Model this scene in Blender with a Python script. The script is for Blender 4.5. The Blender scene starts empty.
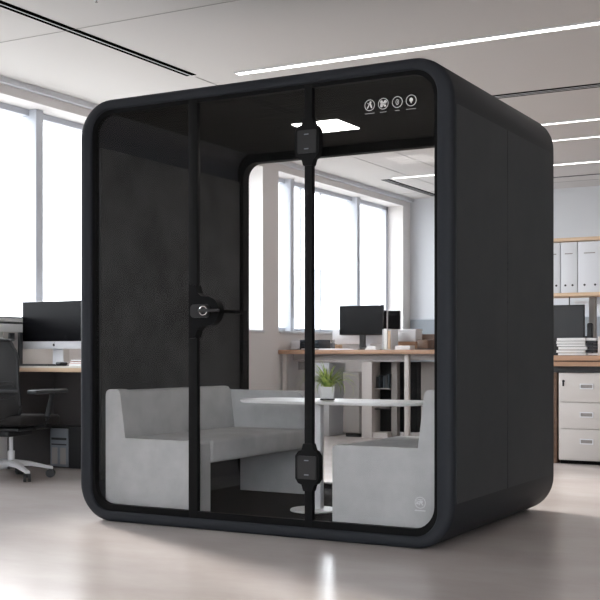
import bpy, bmesh, math, random
from mathutils import Vector, Matrix
random.seed(7)
PI = math.pi
sc = bpy.context.scene
C = sc.collection

# ------------------------------------------------------------------ camera
F_PX, HOR, TH = 1136.5, 354.0, 0.507
cd = bpy.data.cameras.new('camera'); cam = bpy.data.objects.new('camera', cd); C.objects.link(cam)
cam.location = (1.886, -4.818, 0.897)
cam.rotation_euler = (PI/2, 0, TH)
cd.sensor_width = 36.0; cd.lens = 36.0*F_PX/600.0
cd.shift_x = 0.0; cd.shift_y = (HOR-300.0)/600.0
cd.clip_start = 0.05; cd.clip_end = 500
sc.camera = cam

# ------------------------------------------------------------------ world, sun, exposure
w = bpy.data.worlds.new('sky'); sc.world = w; w.use_nodes = True
bg = w.node_tree.nodes['Background']
bg.inputs['Strength'].default_value = 2.5
_N, _L = w.node_tree.nodes, w.node_tree.links
_tc = _N.new('ShaderNodeTexCoord'); _sx = _N.new('ShaderNodeSeparateXYZ'); _cr = _N.new('ShaderNodeValToRGB')
_mr = _N.new('ShaderNodeMapRange'); _mr.inputs['From Min'].default_value = -0.3; _mr.inputs['From Max'].default_value = 0.3
_L.new(_tc.outputs['Generated'], _sx.inputs[0]); _L.new(_sx.outputs['Z'], _mr.inputs['Value']); _L.new(_mr.outputs[0], _cr.inputs['Fac'])
_cr.color_ramp.elements[0].position = 0.40; _cr.color_ramp.elements[0].color = (0.40, 0.40, 0.39, 1)
_cr.color_ramp.elements[1].position = 0.50; _cr.color_ramp.elements[1].color = (0.95, 0.975, 1.0, 1)
_L.new(_cr.outputs['Color'], bg.inputs['Color'])
sd = bpy.data.lights.new('sun', 'SUN'); sun = bpy.data.objects.new('sun', sd); C.objects.link(sun)
sd.energy = 2.3; sd.angle = math.radians(9.0); sd.color = (1.0, 0.93, 0.85)
sun.location = (-12, 6, 8)
sun_dir = Vector((0.86, -0.42, -0.43))
sun.rotation_euler = sun_dir.to_track_quat('-Z', 'Y').to_euler()
sc.view_settings.view_transform = 'Standard'; sc.view_settings.look = 'None'
sc.view_settings.gamma = 1.0; sc.view_settings.use_curve_mapping = False
sc.view_settings.exposure = 1.62

# ------------------------------------------------------------------ materials
def principled(name, col, rough=0.5, metal=0.0, spec=0.5, noise=None, bump=None, emit=None, wood=None, coat=0.0):
    m = bpy.data.materials.new(name); m.use_nodes = True
    nt = m.node_tree; N = nt.nodes; L = nt.links; b = N['Principled BSDF']
    b.inputs['Base Color'].default_value = (*col, 1); b.inputs['Roughness'].default_value = rough
    b.inputs['Metallic'].default_value = metal; b.inputs['Specular IOR Level'].default_value = spec
    b.inputs['Coat Weight'].default_value = coat
    if emit:
        b.inputs['Emission Color'].default_value = (*emit[0], 1); b.inputs['Emission Strength'].default_value = emit[1]
    if noise or bump or wood:
        tc = N.new('ShaderNodeTexCoord')
    if noise:   # (scale, second colour, detail, stretch)
        mp = N.new('ShaderNodeMapping'); mp.inputs['Scale'].default_value = noise[3] if len(noise) > 3 else (1, 1, 1)
        tx = N.new('ShaderNodeTexNoise'); tx.inputs['Scale'].default_value = noise[0]; tx.inputs['Detail'].default_value = noise[2]
        tx.inputs['Roughness'].default_value = 0.6
        cr = N.new('ShaderNodeValToRGB')
        cr.color_ramp.elements[0].position = 0.32; cr.color_ramp.elements[1].position = 0.68
        cr.color_ramp.elements[0].color = (*col, 1); cr.color_ramp.elements[1].color = (*noise[1], 1)
        L.new(tc.outputs['Object'], mp.inputs['Vector']); L.new(mp.outputs['Vector'], tx.inputs['Vector'])
        L.new(tx.outputs['Fac'], cr.inputs['Fac']); L.new(cr.outputs['Color'], b.inputs['Base Color'])
    if bump:    # (scale, strength, distance)
        t2 = N.new('ShaderNodeTexNoise'); t2.inputs['Scale'].default_value = bump[0]; t2.inputs['Detail'].default_value = 4
        bp = N.new('ShaderNodeBump'); bp.inputs['Strength'].default_value = bump[1]; bp.inputs['Distance'].default_value = bump[2]
        L.new(tc.outputs['Object'], t2.inputs['Vector']); L.new(t2.outputs['Fac'], bp.inputs['Height']); L.new(bp.outputs['Normal'], b.inputs['Normal'])
    return m

def glass_mat(name, ior=1.3, tint=(1, 1, 1), rough=0.0):
    m = bpy.data.materials.new(name); m.use_nodes = True
    nt = m.node_tree; N = nt.nodes; L = nt.links
    N.remove(N['Principled BSDF']); out = N['Material Output']
    tr = N.new('ShaderNodeBsdfTransparent'); tr.inputs['Color'].default_value = (*tint, 1)
    gl = N.new('ShaderNodeBsdfGlossy'); gl.inputs['Roughness'].default_value = rough
    lw = N.new('ShaderNodeLayerWeight'); lw.inputs['Blend'].default_value = 0.5
    pw = N.new('ShaderNodeMath'); pw.operation = 'POWER'; pw.inputs[1].default_value = 5.0
    fr = N.new('ShaderNodeMath'); fr.operation = 'MULTIPLY_ADD'; f0 = ((ior-1)/(ior+1))**2
    fr.inputs[1].default_value = (1-f0)*0.6; fr.inputs[2].default_value = f0
    L.new(lw.outputs['Facing'], pw.inputs[0]); L.new(pw.outputs[0], fr.inputs[0])
    mx = N.new('ShaderNodeMixShader')
    L.new(fr.outputs[0], mx.inputs['Fac']); L.new(tr.outputs[0], mx.inputs[1]); L.new(gl.outputs[0], mx.inputs[2])
    L.new(mx.outputs[0], out.inputs['Surface'])
    return m

M = {}
M['floor'] = principled('polished_concrete', (0.52, 0.465, 0.445), 0.25, noise=(1.1, (0.62, 0.57, 0.55), 6, (1, 2.2, 1)), bump=(9, 0.03, 0.01), spec=0.6)
M['ceiling'] = principled('ceiling_paint', (0.63, 0.605, 0.59), 0.8)
M['wall'] = principled('wall_paint', (0.66, 0.68, 0.71), 0.8)
M['wall_beige'] = principled('beige_paint', (0.76, 0.735, 0.725), 0.8)
M['rear_wall'] = principled('dark_paint', (0.16, 0.16, 0.165), 0.8)
M['frame'] = principled('window_aluminium', (0.55, 0.58, 0.64), 0.45)
M['joint'] = principled('joint_shadow_gap', (0.40, 0.38, 0.37), 0.8)
M['screen_grey'] = principled('grey_partition', (0.30, 0.33, 0.36), 0.8)
M['shell'] = principled('navy_charcoal_shell', (0.019, 0.0215, 0.027), 0.6, noise=(140, (0.021, 0.0235, 0.029), 2), spec=0.22)
M['side'] = principled('charcoal_panel', (0.034, 0.039, 0.045), 0.65, noise=(2.5, (0.044, 0.0485, 0.053), 4), spec=0.3)
M['black'] = principled('black_metal', (0.006, 0.006, 0.0065), 0.6, spec=0.15)
M['gasket'] = principled('black_rubber', (0.004, 0.004, 0.0045), 0.6, spec=0.12)
M['felt'] = principled('black_felt', (0.046, 0.047, 0.048), 0.95, noise=(3.6, (0.078, 0.079, 0.080), 7), spec=0.02)
M['slot'] = principled('slot_black', (0.003, 0.003, 0.003), 1.0, spec=0.0)
M['cab_ceiling'] = principled('dark_brushed_ceiling', (0.012, 0.012, 0.012), 0.9, noise=(7, (0.032, 0.032, 0.030), 8, (0.5, 5, 1)), spec=0.1)
M['carpet'] = principled('black_carpet', (0.006, 0.0068, 0.008), 0.95, noise=(220, (0.014, 0.0155, 0.018), 2), bump=(260, 0.6, 0.003), spec=0.1)
M['sofa'] = principled('grey_wool', (0.43, 0.433, 0.438), 0.9, noise=(7, (0.51, 0.513, 0.518), 8), bump=(320, 0.25, 0.002), spec=0.15)
M['white'] = principled('white_laminate', (0.80, 0.80, 0.80), 0.35)
M['white_metal'] = principled('white_metal', (0.72, 0.72, 0.74), 0.35)
M['silver'] = principled('silver_aluminium', (0.74, 0.75, 0.78), 0.4, metal=0.15)
M['chrome'] = principled('chrome', (0.8, 0.8, 0.82), 0.15, metal=1.0)
M['oak'] = principled('pale_oak', (0.62, 0.44, 0.29), 0.45, noise=(6, (0.70, 0.52, 0.36), 5, (0.6, 8, 8)))
M['walnut'] = principled('mid_brown_wood', (0.40, 0.235, 0.15), 0.45, noise=(6, (0.45, 0.27, 0.17), 5, (0.6, 8, 8)))
M['dark_wood'] = principled('dark_brown_wood', (0.10, 0.055, 0.035), 0.5, noise=(6, (0.15, 0.085, 0.055), 5, (0.6, 8, 8)))
M['white_top'] = principled('bright_desk_surface', (0.72, 0.68, 0.62), 0.4)
M['screen'] = principled('black_display', (0.003, 0.003, 0.004), 0.25, spec=0.08)
M['dark_plastic'] = principled('dark_plastic', (0.014, 0.015, 0.017), 0.45)
M['hinge_metal'] = principled('brushed_black_metal', (0.016, 0.016, 0.017), 0.45)
M['char_plastic'] = principled('charcoal_plastic', (0.035, 0.038, 0.042), 0.45)
M['grey_plastic'] = principled('grey_plastic', (0.20, 0.22, 0.25), 0.45)
M['desk_dark'] = principled('dark_grey_panel', (0.11, 0.105, 0.107), 0.7)
M['cabinet'] = principled('warm_grey_metal', (0.60, 0.565, 0.54), 0.5)
M['cab_grey'] = principled('mid_grey_cabinet', (0.30, 0.28, 0.27), 0.6)
M['paper'] = principled('paper', (0.82, 0.82, 0.82), 0.8)
M['binder'] = principled('white_binder', (0.74, 0.76, 0.80), 0.5)
M['dark_gap'] = principled('dark_page_gap', (0.03, 0.03, 0.035), 0.7)
M['teal'] = principled('dark_slate_plastic', (0.03, 0.045, 0.06), 0.4)
M['pink'] = principled('faded_red_cover', (0.55, 0.20, 0.17), 0.6)
M['frost'] = principled('frosted_plastic', (0.68, 0.70, 0.73), 0.4)
M['mesh_fabric'] = principled('black_chair_mesh', (0.012, 0.012, 0.013), 0.6, bump=(300, 0.3, 0.002))
M['seat_fabric'] = principled('black_seat_fabric', (0.012, 0.010, 0.010), 0.9)
M['strip'] = principled('strip_light', (1, 1, 1), 0.5, emit=((1.0, 0.97, 0.93), 4.0))
M['booth_lamp'] = principled('booth_lamp', (1, 1, 1), 0.5, emit=((1.0, 0.97, 0.93), 4.5))
M['decal'] = principled('white_print', (0.80, 0.80, 0.80), 0.6)
M['decal_soft'] = principled('pale_print', (0.62, 0.63, 0.64), 0.6)
M['leaf'] = principled('green_leaf', (0.11, 0.26, 0.03), 0.45, noise=(30, (0.60, 0.68, 0.20), 2))
M['soil'] = principled('soil', (0.03, 0.02, 0.015), 0.95)
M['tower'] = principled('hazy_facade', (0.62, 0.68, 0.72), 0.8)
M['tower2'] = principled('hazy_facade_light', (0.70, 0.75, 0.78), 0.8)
M['glass'] = glass_mat('booth_glass', 1.22, (0.985, 0.985, 0.985))
M['win_glass'] = glass_mat('window_glass', 1.3, (0.98, 0.99, 1.0))

# ------------------------------------------------------------------ builders
ROOT = {}
def finish(bm, name, mat, smooth=True, angle=35):
    bmesh.ops.remove_doubles(bm, verts=bm.verts, dist=1e-6)
    bmesh.ops.recalc_face_normals(bm, faces=bm.faces)
    me = bpy.data.meshes.new(name); bm.to_mesh(me); bm.free()
    me.materials.append(mat)
    if smooth:
        for p in me.polygons: p.use_smooth = True
        me.set_sharp_from_angle(angle=math.radians(angle))
    return me
def tag(o, label=None, cat=None, group=None, kind=None):
    if label: o['label'] = label
    if cat: o['category'] = cat
    if group: o['group'] = group
    if kind: o['kind'] = kind
    return o
def thing(name, loc, label, cat, group=None):
    o = bpy.data.objects.new(name, None); C.objects.link(o); o.location = loc
    o.empty_display_size = 0.1
    ROOT[o] = Vector(loc)
    return tag(o, label, cat, group)
def part(name, bm, mat, parent, label=None, **k):
    me = finish(bm, name, M[mat], **k)
    p = ROOT[parent]; me.transform(Matrix.Translation(-p))
    o = bpy.data.objects.new(name, me); C.objects.link(o); o.parent = parent
    ROOT[o] = p
    if label: o['label'] = label
    return o
def solo(name, bm, mat, label=None, cat=None, group=None, kind=None, **k):
    me = finish(bm, name, M[mat], **k)
    xs = [v.co for v in me.vertices]
    c = Vector(((min(v.x for v in xs)+max(v.x for v in xs))/2, (min(v.y for v in xs)+max(v.y for v in xs))/2, min(v.z for v in xs)))
    me.transform(Matrix.Translation(-c))
    o = bpy.data.objects.new(name, me); C.objects.link(o); o.location = c
    return tag(o, label, cat, group, kind)
def struct(name, bm, mat, **k): return solo(name, bm, mat, kind='structure', **k)
def B(): return bmesh.new()
def box(bm, x0, x1, y0, y1, z0, z1, bev=0.0, seg=2, rot=None, piv=None):
    r = bmesh.ops.create_cube(bm, size=1.0); vs = r['verts']
    for v in vs:
        v.co = Vector(((x0+x1)/2+v.co.x*(x1-x0), (y0+y1)/2+v.co.y*(y1-y0), (z0+z1)/2+v.co.z*(z1-z0)))
    if bev > 0:
        es = list({e for v in vs for e in v.link_edges})
        rr = bmesh.ops.bevel(bm, geom=es, offset=bev, segments=seg, profile=0.5, affect='EDGES')
        vs = list({v for f in rr['faces'] for v in f.verts})
    if rot:
        bmesh.ops.rotate(bm, verts=vs, cent=Vector(piv), matrix=rot)
    return vs
def bx(*a, **k):
    bm = B(); box(bm, *a, **k); return bm
def tube(bm, pts, rad, n=10, cap=True):
    pts = [Vector(p) for p in pts]; rings = []
    rads = rad if isinstance(rad, (list, tuple)) else [rad]*len(pts)
    for i, p in enumerate(pts):
        d = (pts[min(i+1, len(pts)-1)]-pts[max(i-1, 0)]).normalized()
        up = Vector((0, 0, 1)) if abs(d.z) < 0.9 else Vector((1, 0, 0))
        a = d.cross(up).normalized(); b = d.cross(a).normalized()
        rings.append([bm.verts.new(p+(a*math.cos(t)+b*math.sin(t))*rads[i]) for t in [2*PI*k/n for k in range(n)]])
    for r0, r1 in zip(rings, rings[1:]):
        for k in range(n): bm.faces.new((r0[k], r0[(k+1) % n], r1[(k+1) % n], r1[k]))
    if cap: bm.faces.new(rings[0]); bm.faces.new(rings[-1][::-1])
    return bm
def lathe(bm, prof, c=(0, 0, 0), n=32):
    rings = []
    for r, z in prof:
        if r < 1e-5: rings.append([bm.verts.new((c[0], c[1], c[2]+z))])
        else: rings.append([bm.verts.new((c[0]+r*math.cos(2*PI*k/n), c[1]+r*math.sin(2*PI*k/n), c[2]+z)) for k in range(n)])
    for r0, r1 in zip(rings, rings[1:]):
        for k in range(n):
            k2 = (k+1) % n
            if len(r0) == 1 and len(r1) == 1: continue
            if len(r0) == 1: bm.faces.new((r0[0], r1[k2], r1[k]))
            elif len(r1) == 1: bm.faces.new((r0[k], r0[k2], r1[0]))
            else: bm.faces.new((r0[k], r0[k2], r1[k2], r1[k]))
    return bm
def rr(x0, x1, z0, z1, r, n=10):
    pts = []
    for cx_, cz_, a0 in ((x1-r, z0+r, -PI/2), (x1-r, z1-r, 0), (x0+r, z1-r, PI/2), (x0+r, z0+r, PI)):
        for k in range(n+1):
            a = a0+PI/2*k/n; pts.append((cx_+r*math.cos(a), cz_+r*math.sin(a)))
    return pts
def extrude_poly(bm, pts, axis, a, b):
    """closed 2D polygon pushed from a to b along an axis ('y': pts are x,z; 'x': y,z; 'z': x,y)"""
    f = {'y': lambda p, t: (p[0], t, p[1]), 'x': lambda p, t: (t, p[0], p[1]), 'z': lambda p, t: (p[0], p[1], t)}[axis]
    v0 = [bm.verts.new(f(p, a)) for p in pts]; v1 = [bm.verts.new(f(p, b)) for p in pts]; n = len(pts)
    for i in range(n): bm.faces.new((v0[i], v0[(i+1) % n], v1[(i+1) % n], v1[i]))
    bm.faces.new(v0[::-1]); bm.faces.new(v1)
    return bm
def frame_ring(bm, outer, inner, y0, y1):
    """a ring between two loops with equal point counts, pushed from y0 to y1"""
    L4 = [[bm.verts.new((p[0], y, p[1])) for p in l] for l, y in ((outer, y0), (outer, y1), (inner, y1), (inner, y0))]
    n = len(outer)
    for j in range(4):
        A, Bq = L4[j], L4[(j+1) % 4]
        for i in range(n): bm.faces.new((A[i], A[(i+1) % n], Bq[(i+1) % n], Bq[i]))
    return bm

# ================================================================== THE ROOM
HC = 3.05; XW = -4.45; XG = -4.75; YB = 9.75; SILL = 1.15; HEAD = 2.93
struct('floor', bx(-5.0, 7.0, -10, 10.2, -0.12, 0.0), 'floor', smooth=False)
struct('ceiling', bx(-5.0, 7.0, -10, 10.2, HC, HC+0.15), 'ceiling', smooth=False)
wl = B()
box(wl, XG-0.02, XW, -10, YB, 0, SILL); box(wl, XG-0.02, XW, -10, YB, HEAD, HC)
for a, b in ((-10, -1.3), (5.76, 6.1), (9.5, YB)): box(wl, XG-0.02, XW, a, b, SILL, HEAD)
struct('wall_left', wl, 'wall_beige', smooth=False)
struct('wall_back', bx(XG, 7.0, YB, YB+0.2, 0, HC), 'wall', smooth=False)
struct('wall_right', bx(6.8, 7.0, -10, YB, 0, HC), 'ceiling', smooth=False)
wf = B(); YF = -6.6  # unseen wall behind the camera, set close so its added window fills more
box(wf, XG, 6.8, YF-0.2, YF, 0, 0.3); box(wf, XG, 6.8, YF-0.2, YF, 2.9, HC); box(wf, XG, -2.3, YF-0.2, YF, 0.3, 2.9); box(wf, 6.4, 6.8, YF-0.2, YF, 0.3, 2.9)
struct('wall_front', wf, 'rear_wall', smooth=False)
o = struct('window_3', bx(-2.3, 6.4, YF-0.15, YF-0.14, 0.3, 2.9), 'win_glass', smooth=False); ROOT[o] = o.location.copy()  # added window, out of view, lets sky light fill the booth front
for k in range(6):
    part('mullion', bx(-2.3+k*1.74-0.04, -2.3+k*1.74+0.04, YF-0.16, YF-0.06, 0.3, 2.9), 'frame', o, smooth=False)
# grey lower panelling on the back wall, with a pale cap
struct('trim_1', bx(XW+0.02, 6.8, YB-0.05, YB, 0, 1.37), 'screen_grey', smooth=False)
struct('trim_2', bx(XW+0.02, 6.8, YB-0.065, YB, 1.37, 1.385), 'frame', smooth=False)
struct('baseboard_left', bx(XW, XW+0.015, -10, YB, 0, 0.08), 'wall', smooth=False)
# ceiling edge moulding along the window wall
struct('trim_3', bx(XW, XW+0.05, -10, YB, HC-0.045, HC), 'wall', smooth=False)
# windows
def window(n, y0, y1, mull, thin=()):
    g = bx(XG, XG+0.012, y0, y1, SILL, HEAD)
    o = struct('window_%d' % n, g, 'win_glass', smooth=False)
    base = o.location.copy(); ROOT[o] = base
    fr = B()
    box(fr, XG-0.01, XG+0.07, y0, y1, SILL, SILL+0.05); box(fr, XG-0.01, XG+0.07, y0, y1, HEAD-0.05, HEAD)
    box(fr, XG-0.01, XG+0.07, y0, y0+0.06, SILL, HEAD); box(fr, XG-0.01, XG+0.07, y1-0.06, y1, SILL, HEAD)
    part('window_frame', fr, 'frame', o, smooth=False)
    for m in mull:
        part('mullion', bx(XG-0.01, XG+0.15, m-0.045, m+0.045, SILL, HEAD, bev=0.006), 'frame', o)
    for m in thin:
        part('glazing_bar', bx(XG+0.012, XG+0.03, m-0.01, m+0.01, SILL+0.05, HEAD-0.05), 'frame', o, smooth=False)
    part('window_sill', bx(XG, XW+0.03, y0, y1, SILL-0.02, SILL+0.004, bev=0.004), 'wall', o)
window(1, -1.3, 5.76, (0.55, 2.40, 4.2))
window(2, 6.1, 9.5, (6.68, 8.43), (7.1, 7.6))
# ceiling joints
tn = 4
for a in ((XW, 7, 1.04-0.003, 1.04+0.003), (XW, 7, 9.2-0.004, 9.2+0.004), (-3.114, -3.106, 2.5, 9.75), (-3.114, -3.106, -10, -3.5),
          (-3.64, -3.632, 5.2, 9.75), (0.6, 0.608, -10, 9.75), (XW, 7, -3.0, -2.992)):
    struct('trim_%d' % tn, bx(a[0], a[1], a[2], a[3], HC-0.003, HC+0.01), 'joint', smooth=False); tn += 1

# ceiling strip lights
def strip(x0, x1, y0, y1, label):
    t = thing('ceiling_strip_light', ((x0+x1)/2, (y0+y1)/2, HC-0.012), label, 'light', 'linear lights recessed in the ceiling')
    fr = B(); e = 0.008
    box(fr, x0-e, x1+e, y0-e, y0, HC-0.012, HC+0.004); box(fr, x0-e, x1+e, y1, y1+e, HC-0.012, HC+0.004)
    box(fr, x0-e, x0, y0, y1, HC-0.012, HC+0.004); box(fr, x1, x1+e, y0, y1, HC-0.012, HC+0.004)
    part('housing', fr, 'white_metal', t, smooth=False)
    part('diffuser', bx(x0, x1, y0, y1, HC-0.008, HC+0.002), 'strip', t, smooth=False)
strip(-2.76, 5.5, 2.53, 2.59, 'long glowing ceiling strip nearest the viewer, passing above the booth')
strip(-2.6, 5.5, 5.555, 5.595, 'glowing ceiling strip just beyond the black slot behind the booth roof')
strip(-2.6, 5.5, 6.39, 6.42, 'thin middle glowing strip of the three seen behind the booth corner')
strip(-3.86, 5.5, 7.835, 7.88, 'farthest glowing ceiling strip, also seen through the booth glass')
# linear air diffusers
def slots(x0, x1, y0, y1, label, n=2):
    t = thing('linear_air_diffuser', ((x0+x1)/2, (y0+y1)/2, HC-0.006), label, 'air vent', 'black linear slots in the ceiling')
    alongx = (x1-x0) > (y1-y0)
    part('slot_backing', bx(x0, x1, y0, y1, HC-0.003, HC+0.004), 'slot', t, smooth=False)
    wdt = (y1-y0) if alongx else (x1-x0)
    for k in range(1, n):
        c = (y0 if alongx else x0)+wdt*k/n
        if alongx: b_ = bx(x0, x1, c-0.003, c+0.003, HC-0.006, HC-0.003)
        else: b_ = bx(c-0.003, c+0.003, y0, y1, HC-0.006, HC-0.003)
        part('vane', b_, 'white_metal', t, smooth=False)
slots(-3.155, -3.065, -4.0, 2.45, 'black double air slot running across the ceiling at upper left')
slots(-1.9, 5.5, 4.23, 4.36, 'black triple air slot in the ceiling right above the booth roof', 3)
slots(-2.3, 5.5, 8.78, 8.84, 'thin black air slot nearest the back wall', 2)
slots(-4.06, -3.95, 7.95, 9.6, 'short black air slot seen through the booth glass near the window', 3)
t = thing('sprinkler', (-2.55, 0.62, HC-0.03), 'small pale sprinkler head in the ceiling at the upper left', 'sprinkler')
part('rose', lathe(B(), [(0, -0.003), (0.016, -0.003), (0.018, 0), (0, 0.0)], (-2.55, 0.62, HC-0.001), 20), 'white_metal', t)
part('nozzle', lathe(B(), [(0, -0.014), (0.009, -0.014), (0.009, -0.012), (0.004, -0.011), (0.004, 0)], (-2.55, 0.62, HC-0.003), 14), 'cab_grey', t)

# the city outside
def tower(x, y, wx, wy, z0, h, mat, label):
    t = thing('distant_building', (x, y, z0), label, 'building', 'hazy buildings outside the windows')
    part('wall', bx(x-wx/2, x+wx/2, y-wy/2, y+wy/2, z0, z0+h), mat, t, smooth=False)
    for k in range(int(h/6)):
        part('window_band', bx(x+wx/2, x+wx/2+0.2, y-wy/2+1, y+wy/2-1, z0+2+k*6, z0+4.5+k*6), 'frame', t, smooth=False)
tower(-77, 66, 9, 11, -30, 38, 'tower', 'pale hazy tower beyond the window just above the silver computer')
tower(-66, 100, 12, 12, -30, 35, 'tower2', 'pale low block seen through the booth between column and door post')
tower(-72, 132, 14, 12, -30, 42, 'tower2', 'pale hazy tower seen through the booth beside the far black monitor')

# ================================================================== THE BOOTH
W_, D_, H_ = 2.165, 1.585, 2.262
RO = 0.20; TK = 0.078; BV = 0.028; TKB = 0.045; DT = 0.022   # the rim is thinner at top and bottom by DT
b0 = thing('meeting_booth', (-W_/2, D_/2, 0), 'large charcoal office booth with rounded corners, glass front and glass back', 'booth')
sh = B(); st = []
for k in range(7):
    a = PI/2*k/6; st.append((BV*(1-math.sin(a)), BV*(1-math.cos(a))))      # front edge rounding: (y, inset) from rim to side
st = [(BV*(1-math.sin(PI/2*k/6)), BV*(1-math.cos(PI/2*(k/6)))) for k in range(7)]
st = [(BV-BV*math.sin(PI/2*k/6), BV-BV*math.cos(PI/2*k/6)) for k in range(7)]   # k=0: y=BV,inset 0 ; k=6: y=0,inset BV
loops = []
for y, i in st: loops.append((y, i))
loops += [(0.0, TK-0.006), (0.006, TK), (0.052, TK), (0.056, TK, TKB), (D_-0.097, TK, TKB), (D_-0.093, TK), (D_-0.006, TK), (D_, TK-0.006)]
for y, i in reversed(st): loops.append((D_-y, i))
rings = []
for y, i, *zb_ in loops:
    rings.append([sh.verts.new((p[0], y, p[1])) for p in rr(-W_+i, -i, zb_[0] if zb_ else i-DT*(i > 0.05), H_-i+DT*(i > 0.05), RO-i if RO-i > 0.02 else 0.02, 12)])
nr = len(rings)
for j in range(nr):
    A, Q = rings[j], rings[(j+1) % nr]; n = len(A)
    for i in range(n): sh.faces.new((A[i], A[(i+1) % n], Q[(i+1) % n], Q[i]))
part('shell', sh, 'shell', b0, angle=50)
# flat side panels with a seam down the middle
for x0, x1 in ((-0.002, 0.003), (-W_-0.003, -W_+0.002)):
    for y0, y1 in ((0.034, 0.7435), (0.7485, 1.52)):
        part('side_panel', bx(x0, x1, y0, y1, 0.215, 2.035), 'side', b0, smooth=False)
for zz, kk in ((1.36, 0), (1.33, 0), (1.16, 1)):
    part('cover_cap', tube(B(), [(0.002, 0.746, zz), (0.0045, 0.746, zz)], 0.008, 12), 'shell', b0)
IN = TK-0.002; INZ = IN-DT; RI = RO-TK+0.002
# black gaskets front and back
def gasket(y0, y1, wd, extra_bottom=0.0, extra_top=0.0):
    o = rr(-W_+IN, -IN, INZ, H_-INZ, RI, 10); i_ = rr(-W_+IN+wd, -IN-wd, INZ+wd+extra_bottom, H_-INZ-wd-extra_top, max(RI-wd*0.6, 0.03), 10)
    return frame_ring(B(), o, i_, y0, y1)
part('front_gasket', gasket(0.018, 0.05, 0.022, 0.014), 'gasket', b0)
part('rear_gasket', gasket(D_-0.09, D_-0.02, 0.045, -0.015, DT), 'gasket', b0)
def zlim(x, ins=0.012):
    x0, x1, z0, z1, r = -W_+IN+ins, -IN-ins, INZ+ins, H_-INZ-ins, RI-ins
    dz = 0
    if x < x0+r: dz = r-math.sqrt(max(r*r-(x0+r-x)**2, 0))
    if x > x1-r: dz = r-math.sqrt(max(r*r-(x-x1+r)**2, 0))
    return z0+dz, z1-dz
def pane(xa, xb, y0, y1):
    xs = sorted({xa, xb} | {x for x in [xa+(xb-xa)*k/60 for k in range(61)]})
    pts = [(x, zlim(x)[0]) for x in xs]+[(x, zlim(x)[1]) for x in reversed(xs)]
    return extrude_poly(B(), pts, 'y', y0, y1)
PA, PB = (-1.456, -1.402), (-0.775, -0.732)
xl, xr = -W_+IN+0.013, -IN-0.013
part('fixed_glass', pane(xl, PA[0]+0.005, 0.028, 0.038), 'glass', b0, 'tall clear fixed pane left of the door', smooth=False)
door = part('glass_door', pane(PA[1]-0.005, PB[0]+0.005, 0.028, 0.038), 'glass', b0, 'clear glass door between two black posts', smooth=False)
part('fixed_glass', pane(PB[1]-0.005, xr, 0.028, 0.038), 'glass', b0, 'clear fixed pane with printed icons', smooth=False)
part('rear_glass', pane(xl, xr, D_-0.06, D_-0.05), 'glass', b0, smooth=False)
for a, c in (PA, PB):
    part('door_post', bx(a, c, 0.016, 0.046, INZ, H_-INZ, bev=0.003), 'black', b0)
# hinges on the right post
for zc in (1.925, 0.347):
    h = part('hinge', extrude_poly(B(), [(-0.7535+a_, zc+b_) for a_, b_ in ((-0.068, -0.055), (-0.052, -0.078), (-0.034, -0.084), (-0.024, -0.115), (0.024, -0.115), (0.034, -0.084), (0.046, -0.078), (0.062, -0.055), (0.062, 0.055), (0.046, 0.078), (0.034, 0.084), (0.024, 0.115), (-0.024, 0.115), (-0.034, 0.084), (-0.052, 0.078), (-0.068, 0.055))], 'y', 0.008, 0.048), 'black', b0)
    part('hinge_plate', extrude_poly(B(), rr(-0.806, -0.704, zc-0.056, zc+0.056, 0.006, 4), 'y', 0.002, 0.0085), 'hinge_metal', h)
    for dz in (-0.035, 0.035):
        part('hinge_screw', bx(-0.768, -0.744, -0.001, 0.0025, zc+dz-0.0025, zc+dz+0.0025, bev=0.001), 'grey_plastic', h)
# lock patch with lever
lk = []
for k in range(25):
    a = -PI/2+PI*k/24; lk.append((-1.335+0.072*math.cos(a), 1.115+0.074*math.sin(a)))
pts = [(-1.445, 0.975), (-1.404, 0.98), (-1.392, 1.020), (-1.368, 1.038)]+lk[1:-1]+[(-1.368, 1.192), (-1.392, 1.210), (-1.404, 1.25), (-1.445, 1.255)]
part('lock_patch', extrude_poly(B(), pts, 'y', 0.004, 0.055), 'gasket', b0)
hd = part('door_handle', extrude_poly(B(), rr(-1.425, -1.315, 1.082, 1.150, 0.02, 6), 'y', -0.012, 0.004), 'hinge_metal', b0)
def torus(bm, c, R, r, n1=28, n2=8, a0=0, a1=2*PI):
    V = [[bm.verts.new((c[0]+(R+r*math.cos(2*PI*j/n2))*math.cos(a0+(a1-a0)*i/n1), c[1]+r*math.sin(2*PI*j/n2), c[2]+(R+r*math.cos(2*PI*j/n2))*math.sin(a0+(a1-a0)*i/n1))) for j in range(n2)] for i in range(n1+1)]
    for i in range(n1):
        for j in range(n2): bm.faces.new((V[i][j], V[i+1][j], V[i+1][(j+1) % n2], V[i][(j+1) % n2]))
    return bm
part('handle_ring', torus(B(), (-1.345, -0.014, 1.117), 0.022, 0.004), 'chrome', hd, 'chrome ring')
part('lever', tube(B(), [(-1.345, -0.010, 1.117), (-1.345, -0.044, 1.117), (-1.325, -0.050, 1.117), (-1.225, -0.050, 1.115)], [0.010, 0.010, 0.0095, 0.008], 10), 'hinge_metal', hd)
part('inner_lever', tube(B(), [(-1.345, 0.056, 1.117), (-1.345, 0.10, 1.117), (-1.32, 0.105, 1.117), (-1.16, 0.105, 1.108)], [0.010, 0.010, 0.0095, 0.008], 10), 'black', hd)
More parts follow.
